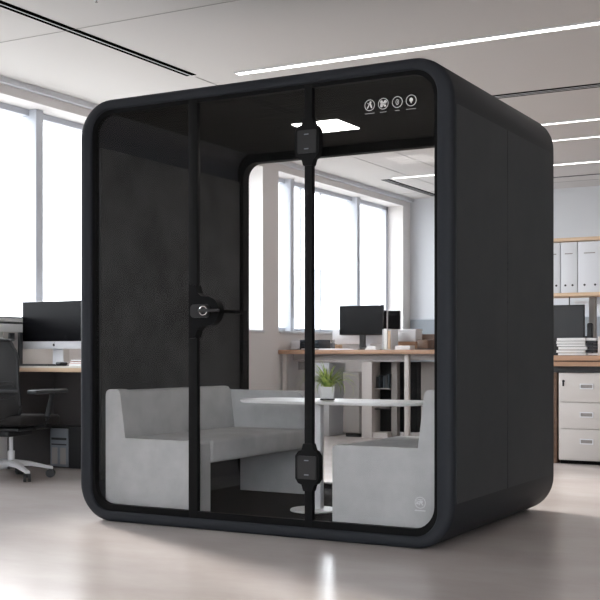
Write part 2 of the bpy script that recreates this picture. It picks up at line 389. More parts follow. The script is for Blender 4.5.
# interior linings
ZI = TK; ZT = H_-TK+DT
part('carpet', bx(-W_+TK+0.05, -TK-0.05, 0.06, D_-0.10, TKB-0.001, TKB+0.008), 'carpet', b0, smooth=False)
part('ceiling_panel', bx(-W_+TK+0.10, -TK-0.10, 0.055, D_-0.095, ZT-0.012, ZT+0.001), 'cab_ceiling', b0, smooth=False)
for x0, x1 in ((-W_+TK-0.001, -W_+TK+0.022), (-TK-0.022, -TK+0.001)):
    part('felt_wall_panel', bx(x0, x1, 0.075, D_-0.10, 0.21, 2.02, bev=0.004), 'felt', b0)
part('edge_strip', bx(-W_+TK-0.001, -W_+TK+0.02, 0.058, 0.068, 0.25, 2.0), 'char_plastic', b0, smooth=False)
part('lamp', bx(-1.27, -0.985, 0.77, 1.05, ZT-0.016, ZT-0.010), 'booth_lamp', b0, 'square glowing lamp in the booth ceiling', smooth=False)

# printed icons (on the outer face of the right pane)
YD = 0.0275
def decal_poly(bm, pts, y=YD, t=0.0008):
    extrude_poly(bm, pts, 'y', y-t, y)
def ring2d(bm, cx_, cz_, ro, ri, n=28):
    o = [(cx_+ro*math.cos(2*PI*k/n), cz_+ro*math.sin(2*PI*k/n)) for k in range(n)]
    i_ = [(cx_+ri*math.cos(2*PI*k/n), cz_+ri*math.sin(2*PI*k/n)) for k in range(n)]
    frame_ring(bm, o, i_, YD-0.0008, YD)
def disc(bm, cx_, cz_, rx, rz=None, n=16):
    rz = rz or rx
    decal_poly(bm, [(cx_+rx*math.cos(2*PI*k/n), cz_+rz*math.sin(2*PI*k/n)) for k in range(n)])
def stroke(bm, p, q, wd):
    d = Vector((q[0]-p[0], q[1]-p[1])); L_ = d.length; nrm = Vector((-d.y, d.x))/L_*wd/2
    decal_poly(bm, [(p[0]+nrm.x, p[1]+nrm.y), (p[0]-nrm.x, p[1]-nrm.y), (q[0]-nrm.x, q[1]-nrm.y), (q[0]+nrm.x, q[1]+nrm.y)])
ICX = (-0.429, -0.359, -0.287, -0.217); ICZ = 2.070
for k, x in enumerate(ICX):
    m = B(); ring2d(m, x, ICZ, 0.0265, 0.0240)
    if k == 0:
        stroke(m, (x-0.012, ICZ-0.014), (x-0.001, ICZ+0.006), 0.005); stroke(m, (x+0.001, ICZ+0.012), (x+0.010, ICZ-0.014), 0.007)
        disc(m, x+0.004, ICZ+0.013, 0.005); stroke(m, (x-0.012, ICZ+0.010), (x+0.004, ICZ+0.002), 0.003)
    if k == 1:
        for dx, dz, r in ((-0.009, 0.009, 0.007), (0.010, 0.008, 0.008), (-0.009, -0.009, 0.007), (0.009, -0.010, 0.006), (0.0, 0.0, 0.008)): disc(m, x+dx, ICZ+dz, r)
        stroke(m, (x-0.014, ICZ-0.001), (x+0.015, ICZ+0.002), 0.005)
    if k == 2:
        o = [(x+0.008*math.cos(a), ICZ+0.013*math.sin(a)) for a in [2*PI*j/20 for j in range(20)]]
        i_ = [(x+0.006*math.cos(a), ICZ+0.0108*math.sin(a)) for a in [2*PI*j/20 for j in range(20)]]
        frame_ring(m, o, i_, YD-0.0008, YD); stroke(m, (x-0.001, ICZ-0.008), (x+0.002, ICZ+0.006), 0.002)
    if k == 3:
        disc(m, x, ICZ+0.003, 0.009, 0.010); decal_poly(m, [(x-0.007, ICZ-0.002), (x, ICZ-0.015), (x+0.007, ICZ-0.002)])
    part('icon', m, 'decal', b0, ('white round icon of a leaning figure', 'white round icon of a cluster shape', 'white round icon of a small oval', 'white round icon of a pin')[k], smooth=False)
    wd_ = (0.025, 0.017, 0.012, 0.025)[k]
    m = B(); box(m, x-wd_, x+wd_, YD-0.0008, YD, ICZ-0.040, ICZ-0.0383)
    part('caption_line', m, 'decal', b0, smooth=False)
# round logo with a tiny word at the foot of the pane
m = B(); lx, lz = -0.172, 0.212
ring2d(m, lx, lz, 0.027, 0.0240)
stroke(m, (lx-0.020, lz+0.008), (lx-0.004, lz+0.004), 0.003); disc(m, lx-0.014, lz-0.003, 0.007, 0.005)
stroke(m, (lx-0.006, lz-0.012), (lx+0.002, lz+0.010), 0.005); disc(m, lx+0.004, lz+0.004, 0.009, 0.007); stroke(m, (lx+0.004, lz), (lx+0.014, lz-0.012), 0.004)
stroke(m, (lx-0.012, lz+0.014), (lx+0.012, lz+0.015), 0.003)
part('logo', m, 'decal_soft', b0, 'pale round logo with a tiny word under it', smooth=False)
m = B()
for k in range(8):
    x = lx-0.026+k*0.0066; box(m, x, x+0.005, YD-0.0008, YD, lz-0.0395, lz-0.0335)
    if k % 2: box(m, x, x+0.005, YD-0.0009, YD, lz-0.0375, lz-0.0355)
part('logo_word', m, 'decal_soft', b0, smooth=False)

# ================================================================== FURNITURE INSIDE THE BOOTH
ZF = TKB+0.008; DZ = TK-TKB
XI = -W_+TK+0.024
t = thing('booth_sofa', (-1.75, 0.65, ZF), 'long grey fabric bench with closed ends at the left inside the booth', 'sofa')
# near end panel with the L-shaped profile
def panel_profile(xo, s, hb, hs, wd, bt, bb):
    # xo: wall side x, s: +1 opens to +x; back top width bt, back foot width bb (at seat level)
    pts = [(xo, ZF), (xo+s*wd, ZF), (xo+s*wd, ZF+hs-0.015), (xo+s*(wd-0.015), ZF+hs), (xo+s*bb, ZF+hs)]
    r = 0.03
    pts += [(xo+s*bt, ZF+hb-r)]+[(xo+s*(bt-r+r*math.cos(a)), ZF+hb-r+r*math.sin(a)) for a in (PI/6, PI/3, PI/2)]
    pts += [(xo+s*r, ZF+hb)]+[(xo+s*(r-r*math.sin(a)), ZF+hb-r+r*math.cos(a)) for a in (PI/6, PI/3, PI/2)]
    return pts if s > 0 else pts[::-1]
SX = XI+0.022
part('end_panel', extrude_poly(B(), panel_profile(SX, 1, 0.62+DZ, 0.358+DZ, 0.625, 0.10, 0.132), 'y', 0.075, 0.16), 'sofa', t)
# far end: a full-height panel up to the back height, rounded at the top right
Y1 = 1.18
fp = [(-1.87, ZF), (-1.40, ZF), (-1.40, ZF+0.52)]+[(-1.40-0.09+0.09*math.cos(a), ZF+0.53+0.09*math.sin(a)) for a in (0.3, 0.7, 1.1, PI/2)]+[(SX, ZF+0.62), (SX, ZF+0.28), (-1.87, ZF+0.28)]
part('end_panel', extrude_poly(B(), fp, 'y', Y1, Y1+0.10), 'sofa', t)
bp = [(SX, ZF+0.273), (SX+0.12, ZF+0.273), (SX+0.13, ZF+0.386), (SX+0.100, ZF+0.618), (SX+0.085, ZF+0.640), (SX+0.06, ZF+0.646), (SX+0.03, ZF+0.646), (SX+0.008, ZF+0.633), (SX, ZF+0.608)]
part('backrest', extrude_poly(B(), bp, 'y', 0.1605, Y1-0.0005), 'sofa', t)
part('seat', bx(SX+0.125, -1.405, 0.1605, Y1-0.0005, ZF+0.273, ZF+0.393, bev=0.018, seg=3), 'sofa', t)

t = thing('booth_sofa', (-0.38, 0.5, ZF), 'short grey fabric bench block at the right inside the booth', 'sofa')
XR = -TK-0.026
part('end_panel', extrude_poly(B(), panel_profile(XR, -1, 0.645+DZ, 0.372+DZ, 0.548, 0.070, 0.100), 'y', 0.075, 0.165), 'sofa', t)
part('base', bx(XR-0.545, XR, 0.1655, 0.86, ZF, ZF+0.27, bev=0.008), 'sofa', t)
part('seat', bx(XR-0.545, XR-0.11, 0.1655, 0.86, ZF+0.2705, ZF+0.400, bev=0.016, seg=3), 'sofa', t)
bp = [(XR, ZF+0.271), (XR-0.098, ZF+0.271), (XR-0.098, ZF+0.403), (XR-0.068, ZF+0.64), (XR-0.05, ZF+0.668), (XR-0.012, ZF+0.673), (XR, ZF+0.66)]
part('backrest', extrude_poly(B(), bp, 'y', 0.1655, 0.86), 'sofa', t)

# table
TX, TY, TZ = -0.935, 0.57, 0.650
t = thing('pedestal_table', (TX, TY, ZF), 'white pedestal table with rounded top and disc foot inside the booth', 'table')
tp = [(p[0], p[1]) for p in rr(-1.43, -0.375, 0.36, 0.80, 0.16, 12)]
bm = B(); ls = []
for z, ins in ((TZ-0.016, 0.010), (TZ-0.010, 0.002), (TZ-0.003, 0.0), (TZ, 0.003)):
    ls.append([bm.verts.new((TX+(p[0]-TX)*(1-ins/0.5), TY+(p[1]-TY)*(1-ins/0.28), z)) for p in tp])
for A, Q in zip(ls, ls[1:]):
    for i in range(len(A)): bm.faces.new((A[i], A[(i+1) % len(A)], Q[(i+1) % len(A)], Q[i]))
bm.faces.new(ls[0][::-1]); bm.faces.new(ls[-1])
part('tabletop', bm, 'white', t, angle=30)
LX = -0.992
part('column', bx(LX-0.022, LX+0.022, TY-0.022, TY+0.022, ZF+0.012, TZ-0.0165, bev=0.006), 'white_metal', t)
part('foot', lathe(B(), [(0, 0), (0.125, 0), (0.128, 0.004), (0.124, 0.011), (0.03, 0.016), (0, 0.016)], (LX-0.03, TY, ZF), 40), 'white', t)
# plant
PX, PY = -0.955, 0.60
t = thing('potted_spider_plant', (PX, PY, TZ), 'small green striped plant in a square white pot on the booth table', 'plant')
pb = B(); z0, z1, a0, a1 = TZ+0.006, TZ+0.071, 0.033, 0.042
prf = []
for z, a in ((z0, a0-0.003), (z0+0.004, a0+0.004), (z1, a1), (z1, a1-0.005), (z1-0.012, a1-0.006)):
    prf.append([pb.verts.new((PX+p[0], PY+p[1], z)) for p in [(q[0]*math.cos(TH)-q[1]*math.sin(TH), q[0]*math.sin(TH)+q[1]*math.cos(TH)) for q in rr(-a, a, -a, a, 0.010, 4)]])
for A, Q in zip(prf, prf[1:]):
    for i in range(len(A)): pb.faces.new((A[i], A[(i+1) % len(A)], Q[(i+1) % len(A)], Q[i]))
pb.faces.new(prf[0][::-1]); pb.faces.new(prf[-1])
part('pot', pb, 'white', t)
for sx in (-1, 1):
    for sy in (-1, 1): part('pot_foot', bx(PX+sx*0.02-0.009, PX+sx*0.02+0.009, PY+sy*0.02-0.009, PY+sy*0.02+0.009, TZ, TZ+0.006), 'dark_plastic', t, 'black foot', smooth=False)
part('soil', bx(PX-0.025, PX+0.025, PY-0.025, PY+0.025, z1-0.013, z1-0.010), 'soil', t, smooth=False)
lf = B()
for k in range(120):
    a = random.uniform(0, 2*PI); L_ = random.uniform(0.11, 0.25); lean = random.uniform(0.2, 1.35); wdt = random.uniform(0.0024, 0.0042)
    p = Vector((PX+0.010*math.cos(a), PY+0.010*math.sin(a), z1-0.012)); ang = PI/2-0.15-lean*0.45; n = 9; prev = None
    h = Vector((math.cos(a), math.sin(a), 0)); s_ = Vector((-math.sin(a), math.cos(a), 0))
    for i in range(n+1):
        u = i/n; ww = wdt*(1-u**2.2)*(0.7+0.6*math.sin(PI*min(u*1.4, 1)))+0.0003
        fold = Vector((0, 0, 0.25*ww))
        cur = (lf.verts.new(p-s_*ww+fold), lf.verts.new(p), lf.verts.new(p+s_*ww+fold))
        if prev:
            lf.faces.new((prev[0], prev[1], cur[1], cur[0])); lf.faces.new((prev[1], prev[2], cur[2], cur[1]))
        prev = cur
        p = p+(h*math.cos(ang)+Vector((0, 0, 1))*math.sin(ang))*(L_/n)
        ang -= (0.10+lean*0.22)*(0.5+u)
part('leaves', lf, 'leaf', t)

# ================================================================== COMPUTERS AND DESK ITEMS
def imac(x, y, z, wd, hd_, label, chin=0.055, group=None, rot=0.0, asp=0.57):
    t = thing('desktop_computer', (x, y, z), label, 'computer', group); ROOT[t] = Vector((0, 0, 0)); t.location = (0, 0, 0)
    zt = hd_; zb = zt-wd*asp-chin
    part('casing', bx(-wd/2, wd/2, 0.0, 0.035, zb, zt, bev=0.006), 'silver', t)
    part('display', bx(-wd/2+0.002, wd/2-0.002, -0.004, 0.001, zb+chin, zt-0.002), 'screen', t, smooth=False)
    lg = B(); n = 20; cz_ = zb+chin*0.52; s_ = chin*0.17
    pts = []
    for k in range(n):
        a = 2*PI*k/n; r = s_
        if abs(a) < 0.5 or abs(a-2*PI) < 0.5: r = s_*0.72
        if abs(a-PI/2) < 0.35 or abs(a-3*PI/2) < 0.3: r = s_*0.88
        pts.append((r*math.cos(a), cz_+r*1.05*math.sin(a)))
    extrude_poly(lg, pts, 'y', -0.0025, 0.001)
    extrude_poly(lg, [(0.0, cz_+s_*1.05), (s_*0.5, cz_+s_*1.5), (s_*0.45, cz_+s_*1.8), (0.0, cz_+s_*1.3)], 'y', -0.0025, 0.001)
    part('logo', lg, 'dark_plastic', t, 'small black fruit logo', smooth=False)
    stn = B()
    extrude_poly(stn, [(-0.055, 0.008), (0.055, 0.008), (0.045, zb+0.10), (-0.045, zb+0.10)], 'y', 0.045, 0.053)
    box(stn, -0.03, 0.03, 0.034, 0.05, zb+0.04, zb+0.12)
    part('stand', stn, 'silver', t)
    part('foot', bx(-0.10, 0.10, -0.06, 0.09, 0, 0.008, bev=0.002), 'silver', t)
    t.location = (x, y, z); t.rotation_euler = (0, 0, rot)
    return t
def monitor(x, y, z, wd, ht, lift, label, group=None, rot=0.0, back=False):
    t = thing('computer_monitor', (0, 0, 0), label, 'monitor', group)
    part('casing', bx(-wd/2, wd/2, 0, 0.03, lift, lift+ht, bev=0.005), 'dark_plastic', t)
    part('display', bx(-wd/2+0.008, wd/2-0.008, -0.003, 0.001, lift+0.012, lift+ht-0.008), 'char_plastic' if back else 'screen', t, smooth=False)
    part('neck', bx(-0.035, 0.035, 0.031, 0.055, 0.008, lift+ht*0.45, bev=0.004), 'dark_plastic', t)
    part('foot', bx(-0.11, 0.11, -0.06, 0.11, 0, 0.010, bev=0.003), 'dark_plastic', t)
    t.location = (x, y, z); t.rotation_euler = (0, 0, rot)
    return t

# ================================================================== LEFT DESK
LZ = 0.806; LY = 1.78
t = thing('desk', (-3.3, 2.3, 0), 'pale oak desk by the left windows with dark panels beneath', 'desk')
part('worktop', bx(XW+0.02, -2.68, LY, LY+0.80, LZ-0.045, LZ-0.014, bev=0.003), 'oak', t)
part('desk_mat', bx(XW+0.03, -2.69, LY-0.001, LY+0.79, LZ-0.0135, LZ), 'white_top', t, 'pale glossy top surface', smooth=False)
part('modesty_panel', bx(XW+0.03, -2.74, LY+0.55, LY+0.575, 0.10, LZ-0.046), 'desk_dark', t, smooth=False)
for x in (XW+0.03, -2.74):
    part('side_panel', bx(x, x+0.03, LY+0.05, LY+0.549, 0, LZ-0.046), 'desk_dark', t, smooth=False)
imac(-4.096, 2.0, LZ, 0.64, 0.504, 'large silver all-in-one computer with black screen on the left oak desk', chin=0.06, asp=0.49)
# divider
t = thing('desk_divider', (-4.4, 2.2, LZ), 'low white screen with dark top rail at the left picture edge behind the chair', 'divider')
part('panel', bx(-4.43, -4.42, 1.66, 2.56, LZ+0.265, LZ+0.375), 'white', t, smooth=False)
part('rail', bx(-4.435, -4.415, 1.66, 2.56, LZ+0.375, LZ+0.384), 'char_plastic', t, smooth=False)
part('lower_panel', bx(-4.43, -4.42, 1.79, 2.56, LZ+0.0, LZ+0.264), 'cabinet', t, 'grey lower half', smooth=False)
t = thing('desk_phone', (-4.36, 1.85, LZ), 'dark small device on a grey stand at the left picture edge', 'phone')
part('body', bx(-4.385, -4.37, 1.80, 1.86, LZ+0.19, LZ+0.255, bev=0.004), 'char_plastic', t); part('stand', bx(-4.385, -4.375, 1.82, 1.84, LZ, LZ+0.1895), 'cab_grey', t, smooth=False)
# keyboard, mouse mat, books, small speaker, pen cup
t = thing('keyboard', (-4.2, 1.86, LZ), 'dark flat keyboard in front of the silver computer', 'keyboard')
part('body', bx(-4.33, -4.0, 1.80, 1.92, LZ, LZ+0.010, bev=0.003), 'dark_plastic', t)
kb = B()
for i in range(12):
    for j in range(4): box(kb, -4.325+i*0.027, -4.303+i*0.027, 1.808+j*0.027, 1.830+j*0.027, LZ+0.010, LZ+0.014)
part('keys', kb, 'char_plastic', t, smooth=False)
t = thing('keyboard', (-3.86, 2.05, LZ), 'small dark mouse pad and mouse right of the keyboard', 'mouse pad')
t.name = 'mouse_pad'
part('pad', bx(-3.98, -3.84, 1.80, 1.93, LZ, LZ+0.004), 'dark_plastic', t, smooth=False)
solo('computer_mouse', bx(-3.93, -3.875, 1.82, 1.91, LZ+0.0045, LZ+0.030, bev=0.012, seg=3), 'dark_plastic', 'small black mouse on the pad under the silver computer', 'mouse')
for k, (m_, hh, nm) in enumerate((('paper', 0.018, 'bottom white'), ('pink', 0.015, 'middle red'), ('dark_wood', 0.016, 'top brown'))):
    z = LZ+sum((0.018, 0.015, 0.016)[:k])+0.0005*k
    t = thing('notebook', (-3.7, 1.93, z), '%s notebook of the small pile beside the booth edge' % nm, 'notebook', 'notebooks piled on the left desk')
    part('cover', bx(-3.80+0.01*k, -3.62, 1.83, 2.03, z, z+hh, bev=0.002), m_, t); part('pages', bx(-3.796+0.01*k, -3.624, 1.827, 2.029, z+0.003, z+hh-0.003), 'paper', t, smooth=False)
t = thing('desk_speaker', (-4.36, 1.93, LZ), 'slim black upright speaker left of the silver computer', 'speaker')
part('body', bx(-4.385, -4.365, 1.905, 1.945, LZ+0.01, LZ+0.26, bev=0.004), 'char_plastic', t); part('foot', bx(-4.39, -4.36, 1.895, 1.955, LZ, LZ+0.01), 'dark_plastic', t, smooth=False)
# office chair
t = thing('office_chair', (0, 0, 0), 'black mesh office chair with white five-star base at the left desk', 'chair')
for k in range(5):
    a = math.radians(-30+72*k); u = Vector((math.cos(a), math.sin(a), 0)); s_ = Vector((-u.y, u.x, 0))
    lg = B(); pr_ = [(0.03, 0.115, 0.030, 0.022), (0.14, 0.105, 0.024, 0.016), (0.255, 0.078, 0.017, 0.011), (0.295, 0.070, 0.016, 0.010)]
    rg_ = []
    for d, z, hw, hh in pr_:
        c = u*d+Vector((0, 0, z)); rg_.append([lg.verts.new(c+s_*hw*q+Vector((0, 0, hh*r_))) for q, r_ in ((-1, -1), (1, -1), (1, 0.4), (0.6, 1), (-0.6, 1), (-1, 0.4))])
    for A, Q in zip(rg_, rg_[1:]):
        for i in range(6): lg.faces.new((A[i], A[(i+1) % 6], Q[(i+1) % 6], Q[i]))
    lg.faces.new(rg_[0]); lg.faces.new(rg_[-1][::-1])
    L_ = part('base_leg', lg, 'white_metal', t, angle=25)
    cw = B(); c = u*0.28
    for off in (-0.016, 0.016):
        d_ = Vector((math.cos(a+1.2), math.sin(a+1.2), 0)); tube(cw, [c+d_*(off-0.009)+Vector((0, 0, 0.030)), c+d_*(off+0.009)+Vector((0, 0, 0.030))], 0.030, 18)
    tube(cw, [c+Vector((0, 0, 0.03)), c+Vector((0, 0, 0.066))], 0.009, 8)
    part('caster', cw, 'dark_plastic', L_)
part('gas_column', tube(tube(B(), [(0, 0, 0.09), (0, 0, 0.20)], 0.026, 20), [(0, 0, 0.2), (0, 0, 0.315)], 0.015, 16), 'white_metal', t)
part('mechanism', bx(-0.10, 0.10, -0.16, 0.12, 0.31, 0.355, bev=0.012), 'dark_plastic', t)
st_ = B(); box(st_, -0.25, 0.25, -0.22, 0.27, 0.375, 0.455, bev=0.035, seg=4)
for v in st_.verts: v.co.z += 0.02*(v.co.x/0.25)**2-(0.02*((v.co.y-0.1)/0.17)**2 if v.co.y > 0.1 else 0)
part('seat', st_, 'seat_fabric', t)
part('seat_shell', bx(-0.21, 0.21, -0.2, 0.2, 0.355, 0.374, bev=0.006), 'dark_plastic', t)
# curved back
bk = B(); NX, NZ = 14, 22; grid = {}
def back_pt(u, v, off=0.0):
    z = 0.44+v*0.56; hw = 0.235-0.03*abs(v-0.35)-(0.055*max(v-0.72, 0)/0.28)-(0.04*max(0.15-v, 0)/0.15)
    y = -0.235-0.05*math.sin(PI*min(v*1.2, 1))-0.06*v**1.5+0.07*u*u
    return Vector((u*hw, y+off, z+0.012*(-u*u)*(v > 0.9)))
for side in (0, 1):
    for i in range(NX+1):
        for j in range(NZ+1): grid[side, i, j] = bk.verts.new(back_pt(-1+2*i/NX, j/NZ, 0.010*side))
for i in range(NX):
    for j in range(NZ):
        for s in (0, 1): bk.faces.new([grid[s, i, j], grid[s, i+1, j], grid[s, i+1, j+1], grid[s, i, j+1]])
for i in range(NX):
    for j in (0, NZ): bk.faces.new([grid[0, i, j], grid[0, i+1, j], grid[1, i+1, j], grid[1, i, j]])
for j in range(NZ):
    for i in (0, NX): bk.faces.new([grid[0, i, j], grid[0, i, j+1], grid[1, i, j+1], grid[1, i, j]])
bk_ = part('backrest', bk, 'mesh_fabric', t)
rim = [back_pt(-1, j/NZ, 0.005) for j in range(NZ+1)]+[back_pt(-1+2*i/NX, 1, 0.005) for i in range(1, NX+1)]+[back_pt(1, 1-j/NZ, 0.005) for j in range(1, NZ+1)]+[back_pt(1-2*i/NX, 0, 0.005) for i in range(1, NX+1)]
part('back_rim', tube(B(), rim, 0.012, 8), 'dark_plastic', bk_)
part('lumbar_bar', tube(B(), [back_pt(-1+2*i/10, 0.36, -0.012) for i in range(11)], [0.012]*11, 8), 'char_plastic', bk_)
for v in (0.25, 0.3, 0.42, 0.47):
    part('back_slat', tube(B(), [back_pt(-0.9+1.8*i/10, v, -0.006) for i in range(11)], 0.005, 6), 'dark_plastic', bk_)
part('back_spine', tube(B(), [(0, -0.10, 0.335), (0, -0.25, 0.345), (0, -0.315, 0.42), (0, -0.335, 0.60), (0, -0.33, 0.72)], [0.025, 0.026, 0.024, 0.02, 0.016], 10), 'dark_plastic', t)
for s in (-1, 1):
    ar = B(); tube(ar, [(s*0.17, 0.02, 0.365), (s*0.285, 0.02, 0.385), (s*0.30, 0.02, 0.45), (s*0.30, 0.08, 0.615)], [0.017, 0.019, 0.021, 0.018], 10)
    am = part('armrest', ar, 'dark_plastic', t)
    part('arm_pad', bx(s*0.30-0.042, s*0.30+0.042, -0.17, 0.22, 0.615, 0.645, bev=0.013, seg=3), 'char_plastic', am)
t.location = (-3.91, 1.33, 0); t.rotation_euler = (0, 0, math.radians(6))
# computer tower on the floor
t = thing('computer_tower', (-4.06, 2.3, 0), 'small black computer tower with grey front on the floor under the desk', 'computer')
part('case', bx(-4.215, -3.90, 2.10, 2.32, 0.0, 0.325, bev=0.006), 'dark_plastic', t)
fpn = part('front_panel', bx(-4.21, -4.03, 2.086, 2.0995, 0.01, 0.31, bev=0.003), 'grey_plastic', t, 'grey front panel')
part('drive_slot', bx(-4.195, -4.045, 2.082, 2.0862, 0.22, 0.238), 'dark_plastic', fpn, smooth=False)
part('drive_slot', bx(-4.195, -4.045, 2.082, 2.0862, 0.18, 0.19), 'dark_plastic', fpn, smooth=False)
part('vent_panel', bx(-4.19, -4.135, 2.083, 2.0862, 0.03, 0.16), 'cab_grey', fpn, smooth=False)
part('vent_panel', bx(-4.105, -4.05, 2.083, 2.0862, 0.03, 0.16), 'cab_grey', fpn, smooth=False)
# ================================================================== FAR DESK (SEEN THROUGH THE BOOTH)
BZ = 0.942; BY = 6.08
t = thing('desk', (-2.6, BY+0.4, 0), 'long oak desk on pale metal legs in front of the far windows', 'desk')
part('worktop', bx(-4.445, -0.95, BY, BY+0.85, BZ-0.045, BZ, bev=0.003), 'walnut', t)
part('beam', bx(-4.3, -1.0, BY+0.08, BY+0.12, BZ-0.11, BZ-0.046), 'cab_grey', t, smooth=False)
for x in (-4.40, -2.925, -1.05):
    part('leg', bx(x-0.02, x+0.03, BY+0.05, BY+0.10, 0, BZ-0.046, bev=0.003), 'cabinet', t)
part('modesty_panel', bx(-2.86, -1.10, BY+0.30, BY+0.32, 0.22, BZ-0.13), 'cab_grey', t, smooth=False)
part('modesty_panel', bx(-4.30, -4.10, BY+0.20, BY+0.22, 0.72, BZ-0.13), 'cab_grey', t, smooth=False)
# pedestals and the dark cabinet below it
def under(name, x0, x1, y0, y1, z1, mat, label, doors=1, dmat=None, cat='cabinet'):
    t = thing(name, ((x0+x1)/2, (y0+y1)/2, 0), label, cat)
    part('body', bx(x0, x1, y0, y1, 0.04, z1, bev=0.003), mat, t)
    part('plinth', bx(x0+0.02, x1-0.02, y0+0.03, y1-0.02, 0, 0.0395), 'dark_plastic', t, smooth=False)
    n = doors
    for k in range(n):
        d = part('drawer_front', bx(x0+0.012, x1-0.012, y0-0.012, y0-0.0005, 0.05+(z1-0.06)*k/n+0.004, 0.05+(z1-0.06)*(k+1)/n-0.004, bev=0.002), dmat or mat, t)
        zc = 0.05+(z1-0.06)*(k+1)/n-0.06
        part('handle', bx((x0+x1)/2-0.05, (x0+x1)/2+0.05, y0-0.02, y0-0.0125, zc-0.008, zc+0.008), 'silver', d, smooth=False)
    return t
_u = under('drawer_pedestal', -3.69, -3.475, BY+0.10, BY+0.6, 0.70, 'cab_grey', 'warm grey drawer pedestal under the far desk behind the plant', 0)
part('front', bx(-3.68, -3.485, BY+0.088, BY+0.0995, 0.05, 0.69, bev=0.002), 'cab_grey', _u, smooth=False)
t = thing('bookcase', (-3.4, BY+0.4, 0), 'black open bookcase under the far desk between two pale uprights', 'bookcase')
part('carcass', bx(-3.34, -2.91, BY+0.30, BY+0.5, 0.06, BZ-0.13), 'gasket', t, smooth=False)
part('upright', bx(-3.465, -3.345, BY+0.10, BY+0.5, 0.0, BZ-0.13), 'cabinet', t, 'pale upright', smooth=False)
part('upright', bx(-3.17, -3.105, BY+0.22, BY+0.2995, 0.0, BZ-0.13), 'cab_grey', t, 'grey upright', smooth=False)
part('base_board', bx(-3.3445, -3.171, BY+0.12, BY+0.2995, 0.0, 0.06), 'cabinet', t, smooth=False)
for z in (0.30, 0.52):
    part('shelf', bx(-3.3445, -3.1705, BY+0.17, BY+0.2995, z, z+0.012), 'cab_grey' if z > 0.4 else 'dark_plastic', t, smooth=False)
for k in range(6):
    x = -3.335+k*0.027
    if k == 2: continue
    solo('folder', bx(x, x+0.018, BY+0.19, BY+0.295, 0.5325, 0.5325+0.12+0.015*(k % 3)), 'teal' if k in (1, 3, 5) else 'char_plastic', ('leftmost dark grey folder on the upper shelf of the black bookcase', 'second folder from the left in the black bookcase, slate coloured', '', 'middle slate folder in the black bookcase, right of the gap', 'tall dark grey folder in the black bookcase, second from its right end', 'rightmost slate folder on the upper shelf of the black bookcase')[k], 'folder', 'dark folders in the black bookcase')
solo('storage_box', bx(-3.32, -3.22, BY+0.18, BY+0.29, 0.3125, 0.40, bev=0.004), 'cab_grey', 'small grey box on the lower shelf of the black bookcase', 'box')
# white storage unit left end
t = thing('storage_unit', (-4.2, BY+0.3, 0), 'white low storage unit behind the plant under the far desk', 'cabinet')
part('body', bx(-4.08, -3.86, BY+0.10, BY+0.5, 0, 0.80, bev=0.003), 'frost', t)
# monitors on it
YM = BY+0.36
monitor(-3.60, YM, BZ, 0.535, 0.325, 0.165, 'wide black monitor on the far desk, seen through the booth glass')
imac(-3.65, YM+0.19, BZ, 0.55, 0.44, 'silver all-in-one computer half hidden behind the wide black monitor on the far desk', chin=0.095, asp=0.50)
monitor(-3.43, YM+0.36, BZ, 0.27, 0.36, 0.08, 'second black monitor on the far desk, right of the wide one')
solo('keyboard', bx(-3.98, -3.56, BY+0.08, BY+0.20, BZ, BZ+0.014, bev=0.003), 'silver', 'pale thin keyboard below the wide black monitor', 'keyboard')
t = thing('desk_phone', (-3.6, BY+0.2, BZ), 'small black device in front of the second far monitor', 'phone')
part('body', bx(-3.50, -3.41, BY+0.14, BY+0.24, BZ, BZ+0.025, bev=0.006), 'dark_plastic', t); part('handset', bx(-3.50, -3.47, BY+0.13, BY+0.25, BZ+0.026, BZ+0.045, bev=0.008), 'dark_plastic', t)
# left end: printer-like white tray and slate letter trays
t = thing('desk_printer', (-4.34, BY+0.4, BZ), 'small white box-shaped printer at the left end of the far desk', 'printer')
part('body', bx(-4.42, -4.30, BY+0.25, BY+0.5, BZ, BZ+0.10, bev=0.006), 'white_metal', t); part('tray', bx(-4.41, -4.31, BY+0.20, BY+0.249, BZ+0.01, BZ+0.02), 'white_metal', t, smooth=False)
for k in range(3):
    z = BZ+k*0.038
    t = thing('letter_tray', (-4.1, BY+0.35, z), ('bottom', 'middle', 'top')[k]+' slate letter tray of the stack on the far desk', 'tray', 'slate letter trays')
    part('base', bx(-4.28, -4.04, BY+0.2, BY+0.48, z, z+0.006), 'teal', t, smooth=False)
    sd_ = B(); box(sd_, -4.28, -4.276, BY+0.2, BY+0.48, z+0.006, z+0.0375); box(sd_, -4.044, -4.04, BY+0.2, BY+0.48, z+0.006, z+0.0375); box(sd_, -4.276, -4.044, BY+0.474, BY+0.48, z+0.006, z+0.0375)
    part('rim', sd_, 'teal', t, smooth=False)
    part('papers', bx(-4.265, -4.055, BY+0.205, BY+0.47, z+0.0062, z+0.018), 'teal' if k else 'paper', t, smooth=False)
